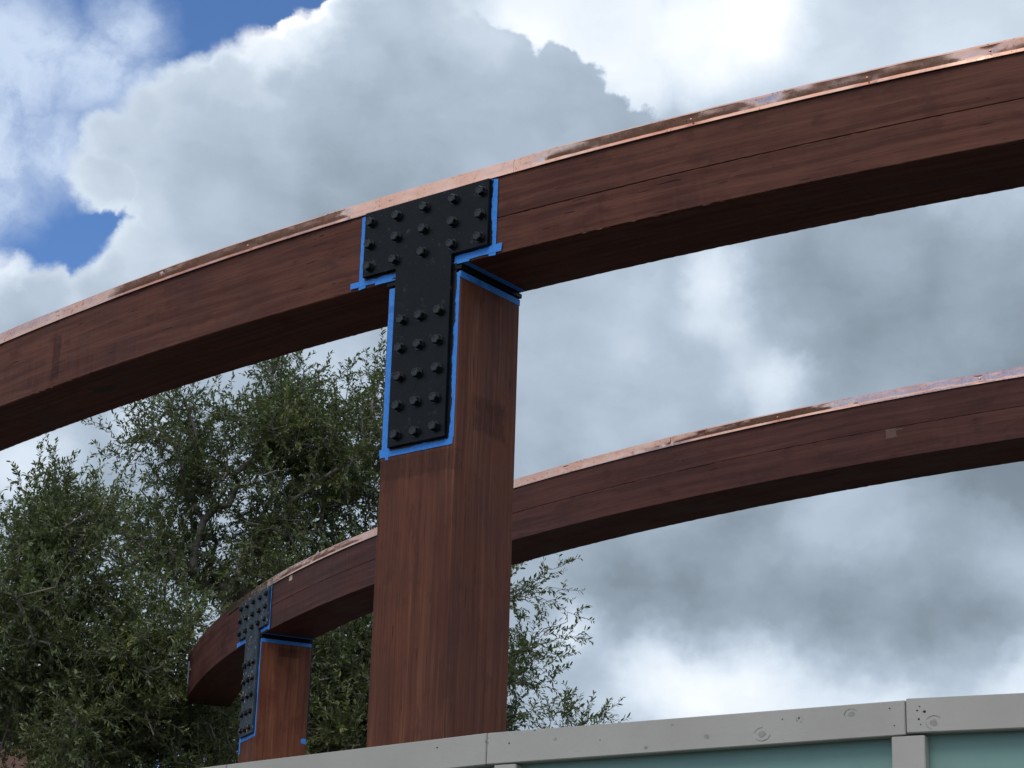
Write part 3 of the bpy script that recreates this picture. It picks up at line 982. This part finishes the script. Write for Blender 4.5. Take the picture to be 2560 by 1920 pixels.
# ------------------------------------------------------------------ trees
def leaf_mat(name, base, hi, young):
    mt, N, b = new_mat(name)
    at_ = N.node('ShaderNodeAttribute', attribute_name='tint')
    sepc = N.node('ShaderNodeSeparateColor'); N.link(at_.outputs['Color'], sepc.inputs[0])
    col = N.mix(sepc.outputs[0], base, hi)
    col = N.mix(sepc.outputs[1], col, young)
    geo = N.node('ShaderNodeNewGeometry')
    col = N.mix(N.math('MULTIPLY', geo.outputs['Backfacing'], .40), col, (.16, .19, .10))    # felted pale undersides
    N.link(col, b.inputs['Base Color'])
    b.inputs['Roughness'].default_value = .42
    b.inputs['Specular IOR Level'].default_value = .45
    tr = N.node('ShaderNodeBsdfTranslucent'); N.link(N.mix(.5, col, (.10, .16, .02)), tr.inputs[0])
    mx = N.node('ShaderNodeMixShader'); mx.inputs[0].default_value = .30
    N.link(b.outputs[0], mx.inputs[1]); N.link(tr.outputs[0], mx.inputs[2])
    N.link(mx.outputs[0], N.n['Material Output'].inputs['Surface'])
    return mt


M_bark = plain_mat('oak_bark', (.15, .13, .11), (.24, .215, .185), 14, .9, .6, .01)


def grow_tree(name, label, base, fork, ellipsoids, leafmat, seed, shoots=(), leaf_len=.054, trunk_r=.14, group='oak trees behind the frames', tw=10, leafstep=.0135, holes=()):
    rg = np.random.default_rng(seed)
    root = empty(name, tuple(base))
    tag(root, label, 'tree', group)
    # clump centres inside the crown volumes (px x, px y, px rx, px ry, Y, depth, count)
    C, OUT = [], []
    for (x, y, rx, ry, Y, dep, cnt) in ellipsoids:
        k = 0
        while k < cnt:
            q = rg.normal(0, 1, 3); q /= np.linalg.norm(q); q *= rg.uniform(0, 1) ** .42
            px, py = x + q[0] * rx, y + q[1] * ry
            if any(((px - hx) / hr) ** 2 + ((py - hy) / hr2) ** 2 < 1 for hx, hy, hr, hr2 in holes) and rg.random() < .9:
                k += .34; continue
            C.append(at(px, py, Y + q[2] * dep)); OUT.append(np.array([q[0], q[2], -q[1]])); k += 1
    C = np.array(C); OUT = np.array(OUT)
    # skeleton: trunk then join each clump to the nearest limb node
    nodes = [np.array(base, float)]; par = [-1]
    steps = 7
    for i in range(1, steps + 1):
        t = i / steps
        q = np.array(base) * (1 - t) + np.array(fork) * t + np.append(rg.normal(0, .05, 2), 0) * (t < 1)
        nodes.append(q); par.append(len(nodes) - 2)
    first = len(nodes) - 1
    order = np.argsort(np.linalg.norm(C - np.array(fork), axis=1))
    cnode = np.zeros(len(C), int)
    for ci in order:
        P = np.array(nodes[first:]); d = np.linalg.norm(P - C[ci], axis=1)
        cost = d + .35 * np.linalg.norm(P - np.array(fork), axis=1) + np.where(P[:, 2] > C[ci][2] + .4, .6, 0)
        j = int(np.argmin(cost)) + first
        p0 = nodes[j]; L = np.linalg.norm(C[ci] - p0)
        ns = max(1, int(L / .22)); prev = j
        for s in range(1, ns + 1):
            t = s / ns
            q = p0 * (1 - t) + C[ci] * t + rg.normal(0, .035, 3) * (s < ns) + np.array([0, 0, .10 * L * math.sin(math.pi * t) * .5])
            nodes.append(q); par.append(prev); prev = len(nodes) - 1
        cnode[ci] = prev
    load = np.zeros(len(nodes))
    for c_ in cnode: load[c_] += 1
    for i in range(len(nodes) - 1, 0, -1): load[par[i]] += load[i]
    rad = .0045 + trunk_r * (np.maximum(load, .3) / load[0]) ** .55
    rad[:first + 1] = np.maximum(rad[:first + 1], trunk_r)
    V, F = [], []

    def tube(a, b_, ra, rb, k):
        d = b_ - a; l = np.linalg.norm(d)
        if l < 1e-6: return
        d = d / l; h = np.array([0, 0, 1.0]) if abs(d[2]) < .9 else np.array([1.0, 0, 0])
        x = np.cross(d, h); x /= np.linalg.norm(x); y = np.cross(d, x); b0 = len(V)
        for c_, r_ in ((a, ra), (b_, rb)):
            for s in range(k):
                an = 2 * math.pi * s / k; V.append(c_ + (x * math.cos(an) + y * math.sin(an)) * r_)
        for s in range(k): F.append((b0 + s, b0 + (s + 1) % k, b0 + k + (s + 1) % k, b0 + k + s))
    for i in range(1, len(nodes)):
        j = par[i]
        tube(nodes[j], nodes[i], rad[j] if j <= first else min(rad[j], rad[i] * 1.35), rad[i], 9 if rad[i] > .05 else 6 if rad[i] > .015 else 4)
    # twigs with leaves
    LP, LD, LN, LL, TI = [], [], [], [], []

    def twig(p, d, L, young, droop=0.12, r0=.0035):
        ns = max(3, int(L / .06)); q = p.copy(); dd = d / np.linalg.norm(d); sl = L / ns
        side = 1; acc = 0.0
        for s in range(ns):
            dn = dd + rg.normal(0, .16, 3) + np.array([0, 0, .05 - droop * s / ns]); dn /= np.linalg.norm(dn)
            q2 = q + dn * sl
            tube(q, q2, r0 * (1 - .75 * s / ns), r0 * (1 - .75 * (s + 1) / ns), 3)
            k = acc
            while k < sl:
                if (s + k / sl) / ns > .10:
                    h = rg.normal(0, 1, 3); h -= dn * (h @ dn); h /= np.linalg.norm(h) + 1e-9
                    ld = dn * rg.uniform(.35, .95) + h * rg.uniform(.5, 1.0); ld /= np.linalg.norm(ld)
                    nn = np.array([0, 0, 1.0]) + rg.normal(0, .55, 3); nn -= ld * (nn @ ld); nn /= np.linalg.norm(nn) + 1e-9
                    LP.append(q + dn * k); LD.append(ld); LN.append(nn); LL.append(leaf_len * rg.uniform(.55, 1.25)); TI.append((rg.random(), young))
                k += leafstep * rg.uniform(.6, 1.5)
            acc = k - sl
            q, dd = q2, dn
    for ci in range(len(C)):
        p = C[ci]; o_ = OUT[ci] + np.array([0, 0, .35])
        yg = 1.0 if rg.random() < .035 else max(0, rg.normal(.02, .06))
        k0 = cnode[ci]; k1 = par[k0]; k2 = par[k1] if k1 > first else k1
        for s in range(int(rg.integers(tw - 3, tw + 4))):
            d = rg.normal(0, 1, 3); d /= np.linalg.norm(d); d = d + .75 * o_ * rg.uniform(.3, 1.3)
            f = rg.random() ** 1.5 * 1.6
            q = nodes[k0] + (nodes[k1] - nodes[k0]) * f if f < 1 else nodes[k1] + (nodes[k2] - nodes[k1]) * (f - 1)
            twig(q, d, rg.uniform(.22, .64), min(1, yg))
    for (x0, y0, x1, y1, Y, nb) in shoots:          # long free shoots that break the outline
        a = at(x0, y0, Y); b_ = at(x1, y1, Y - .2)
        j = int(np.argmin(np.linalg.norm(np.array(nodes[first:]) - a, axis=1))) + first
        tube(nodes[j], a, .006, .006, 4)
        d = b_ - a; L = np.linalg.norm(d); pts = [a]
        for s in range(1, 9):
            t = s / 8; pts.append(a + d * t + rg.normal(0, .018, 3) + np.array([0, 0, .06 * L * math.sin(math.pi * t)]))
        for s in range(8): tube(pts[s], pts[s + 1], .0055 - .0005 * s, .0050 - .0005 * s, 4)
        twig(pts[7], pts[8] - pts[6], .22, .15)
        for k in range(nb):
            s = rg.uniform(1.5, 7.8); i = int(s); q = pts[i] + (pts[i + 1] - pts[i]) * (s - i)
            dd = d / L + rg.normal(0, .6, 3)
            twig(q, dd, rg.uniform(.10, .26) * (1.25 - s / 12), .08, r0=.0025)
    tm = mesh('trunk', V, F, smooth=True)
    link_mesh('trunk', tm, M_bark, root)
    # leaves, one mesh
    P = np.array(LP); Dv = np.array(LD); Nn = np.array(LN); Ln = np.array(LL)[:, None]; Ti = np.array(TI)
    Sd = np.cross(Dv, Nn)
    wd = Ln * RNG.uniform(.13, .20, (len(P), 1))
    curl = Ln * RNG.uniform(-.10, .16, (len(P), 1))
    v0 = P; v1 = P + Dv * Ln * .35 + Sd * wd + Nn * wd * .35; v2 = P + Dv * Ln * .35 - Sd * wd + Nn * wd * .35
    v3 = P + Dv * Ln * .72 + Sd * wd * .8 - Nn * curl * .5 + Nn * wd * .2; v4 = P + Dv * Ln * .72 - Sd * wd * .8 - Nn * curl * .5 + Nn * wd * .2
    v5 = P + Dv * Ln - Nn * curl
    vm = P + Dv * Ln * .5 - Nn * curl * .25
    allv = np.stack([v0, v1, v2, v3, v4, v5, vm], 1).reshape(-1, 3)
    nL = len(P)
    idx = np.array([0, 6, 1, 1, 6, 3, 3, 6, 5, 0, 2, 6, 2, 4, 6, 4, 5, 6])
    li = (np.arange(nL)[:, None] * 7 + idx[None]).ravel().astype(np.int32)
    me = bpy.data.meshes.new('crown')
    me.vertices.add(nL * 7); me.vertices.foreach_set('co', allv.astype(np.float32).ravel())
    me.loops.add(len(li)); me.loops.foreach_set('vertex_index', li)
    me.polygons.add(nL * 6)
    me.polygons.foreach_set('loop_start', np.arange(0, nL * 18, 3, dtype=np.int32))
    me.update(calc_edges=True)
    att = me.attributes.new('tint', 'FLOAT_COLOR', 'POINT')
    colr = np.zeros((nL, 7, 4), np.float32); colr[:, :, 0] = Ti[:, 0:1]; colr[:, :, 1] = Ti[:, 1:2]; colr[:, :, 3] = 1
    att.data.foreach_set('color', colr.ravel())
    co = link_mesh('crown', me, leafmat, root)
    co['kind'] = 'stuff'
    print(name, 'leaves', nL, 'tube faces', len(F))
    return root


M_leaf = leaf_mat('oak_leaf', (.070, .095, .026), (.135, .168, .056), (.24, .25, .065))
M_leaf2 = leaf_mat('oak_leaf_olive', (.076, .098, .027), (.145, .174, .058), (.25, .25, .055))


def gnd(x, y, Y):
    q = at(x, y, Y); return np.array([q[0], q[1], 0.0])


HOLES = [(450, 1470, 45, 50), (560, 1330, 50, 60), (190, 1640, 60, 50), (620, 1240, 30, 40), (480, 1300, 40, 40), (390, 1130, 30, 30), (330, 1290, 35, 50)]
grow_tree('oak_tree', 'tall dark-leaved oak with forked grey trunk behind the near post', gnd(575, 1500, 23.2), at(575, 1500, 23.2),
          [(600, 1190, 300, 230, 23.3, 1.3, 110), (700, 1010, 190, 130, 23.3, .9, 50), (860, 1120, 150, 150, 23.1, .9, 50), (420, 1060, 130, 70, 23.2, .6, 22),
           (720, 1400, 270, 170, 23.2, 1.2, 75), (950, 1350, 180, 250, 23.4, 1.1, 60), (430, 1380, 150, 130, 23.4, .9, 34), (290, 1340, 100, 90, 22.6, .6, 20), (1010, 1010, 110, 130, 23.3, .6, 22)],
          M_leaf, 3, shoots=[(860, 1010, 880, 905, 23, 6), (920, 1020, 952, 865, 23, 5), (780, 990, 800, 925, 23, 5), (760, 930, 735, 885, 23, 4), (300, 1110, 230, 1050, 23, 5),
                             (330, 1150, 252, 1135, 23, 5), (690, 920, 712, 880, 23, 4), (830, 960, 875, 920, 23, 4), (900, 1060, 945, 980, 23, 5)], holes=HOLES, trunk_r=.095, tw=8)
grow_tree('oak_tree', 'lower olive-green oak at the left edge, in front of the tall one', gnd(170, 1700, 20.8), at(170, 1750, 20.8),
          [(110, 1480, 230, 190, 20.8, 1.2, 70), (60, 1640, 230, 180, 20.8, 1.2, 70), (330, 1650, 220, 180, 20.9, 1.1, 85), (200, 1840, 330, 160, 20.8, 1.2, 130), (470, 1840, 200, 170, 21.2, 1.0, 80),
           (170, 1290, 120, 80, 20.8, .6, 30), (60, 1350, 70, 70, 20.8, .4, 14)],
          M_leaf2, 8, shoots=[(130, 1260, 92, 1140, 20.7, 6), (150, 1240, 140, 1125, 20.7, 6), (80, 1300, 40, 1195, 20.7, 5), (210, 1270, 235, 1190, 20.7, 6), (30, 1380, 12, 1300, 20.7, 5), (250, 1290, 300, 1210, 20.7, 5)],
          holes=HOLES + [(80, 1785, 70, 55), (40, 1905, 60, 35)], trunk_r=.11)
grow_tree('oak_tree', 'loose green oak whose sprays show to the right of the near post', gnd(960, 1800, 22.2), at(960, 1800, 22.2),
          [(700, 1760, 200, 180, 22.4, 1.0, 85), (860, 1640, 150, 190, 22.3, 1.0, 60), (1000, 1820, 250, 130, 22.2, 1.0, 70), (1258, 1690, 55, 85, 22.2, .5, 11), (1215, 1800, 80, 55, 22.2, .5, 13),
           (1210, 1480, 70, 40, 22.2, .4, 9), (1090, 1620, 80, 200, 22.3, .8, 30), (860, 1860, 120, 80, 22, .6, 30), (1320, 1620, 30, 25, 22.1, .3, 3)],
          M_leaf, 12, shoots=[(1290, 1480, 1412, 1412, 22.1, 8), (1290, 1500, 1415, 1470, 22.1, 7), (1290, 1490, 1400, 1510, 22.1, 5), (1330, 1600, 1455, 1530, 22.1, 10), (1350, 1610, 1462, 1596, 22.1, 7),
                              (1340, 1650, 1408, 1632, 22.1, 6), (1330, 1720, 1392, 1692, 22.1, 6), (1320, 1780, 1395, 1755, 22.1, 6), (1290, 1570, 1300, 1545, 22.1, 4), (1270, 1420, 1300, 1415, 22.1, 3)], trunk_r=.10)
grow_tree('oak_sapling', 'leafy sapling tips just showing above the fence rail', gnd(1450, 1900, 21), at(1450, 1880, 21),
          [(1450, 1860, 90, 30, 21, .3, 10)], M_leaf, 15, shoots=[(1420, 1830, 1430, 1755, 20.9, 5), (1450, 1830, 1448, 1768, 20.9, 4), (1480, 1830, 1525, 1772, 20.9, 6), (1370, 1840, 1378, 1790, 20.9, 3)],
          trunk_r=.03, group=None, tw=7)

# ------------------------------------------------------------------ house glimpsed through the left tree
M_siding = plain_mat('grey_siding', (.17, .165, .16), (.21, .205, .20), 5, .8)
M_roof = plain_mat('brown_roof_shingle', (.085, .042, .028), (.12, .06, .038), 9, .9)
M_trim = plain_mat('pale_trim', (.5, .46, .43), (.58, .54, .5), 5, .6)
hp = at(0, 1800, 33)
hz = hp[2]
house = empty('house', (hp[0] - 1.2, 33, 0))
tag(house, 'grey sided house gable half hidden behind the left oak', 'house')
hx0, hx1, hy0, hy1 = hp[0] - 3.4, hp[0] + .95, 33.0, 39.0
eave = hz - .1
ridge = hz + 1.35
xm = (hx0 + hx1) / 2
wm = mesh('wall', [(hx0, hy0, 0), (hx1, hy0, 0), (hx1, hy0, eave), (xm, hy0, ridge), (hx0, hy0, eave), (hx0, hy1, 0), (hx1, hy1, 0), (hx1, hy1, eave), (xm, hy1, ridge), (hx0, hy1, eave)],
          [(0, 1, 2, 3, 4), (6, 5, 9, 8, 7), (1, 6, 7, 2), (5, 0, 4, 9)])
wall_o = link_mesh('wall', wm, M_siding, house)
for k in range(16):      # lapped siding boards over the upper gable wall
    z = eave - 1.6 + k * .18
    if z < eave: xa, xb = hx0, hx1
    else:
        tt = (z - eave) / (ridge - eave); xa, xb = hx0 + (xm - hx0) * tt, hx1 + (xm - hx1) * tt
    if xb - xa < .3: continue
    bevel_box('siding_board', M_siding, wall_o, (xb - xa - .02, .02, .174), ((xa + xb) / 2, hy0 - .012, z + .085), bev=.004)
sl = math.atan2(ridge - eave, hx1 - xm); ln = math.hypot(ridge - eave, hx1 - xm) + .35
for sgn in (-1, 1):
    ca = Vector((math.cos(sl), 0, -sgn * math.sin(sl) * 1)) if sgn > 0 else Vector((math.cos(sl), 0, math.sin(sl)))
    cc = Vector(((xm + (hx1 if sgn > 0 else hx0)) / 2 + sgn * .12, (hy0 + hy1) / 2, (ridge + eave) / 2 + .02))
    nrm = Vector((sgn * math.sin(sl), 0, math.cos(sl)))
    bevel_box('roof_slope', M_roof, house, (ln, hy1 - hy0 + .6, .10), cc + nrm * .05, (ca, Vector((0, 1, 0)), nrm), .01)
    bevel_box('barge_board', M_trim, house, (ln, .03, .16), Vector((cc.x, hy0 - .32, cc.z)) + nrm * .02, (ca, Vector((0, 1, 0)), nrm), .004)
bevel_box('porch_roof', M_roof, house, (3.0, 1.6, .1), (hp[0] - .4, hy0 - .8, at(30, 1915, 32.2)[2]), (Vector((1, 0, 0)), Vector((0, math.cos(.45), math.sin(.45))), Vector((0, -math.sin(.45), math.cos(.45)))), .01)
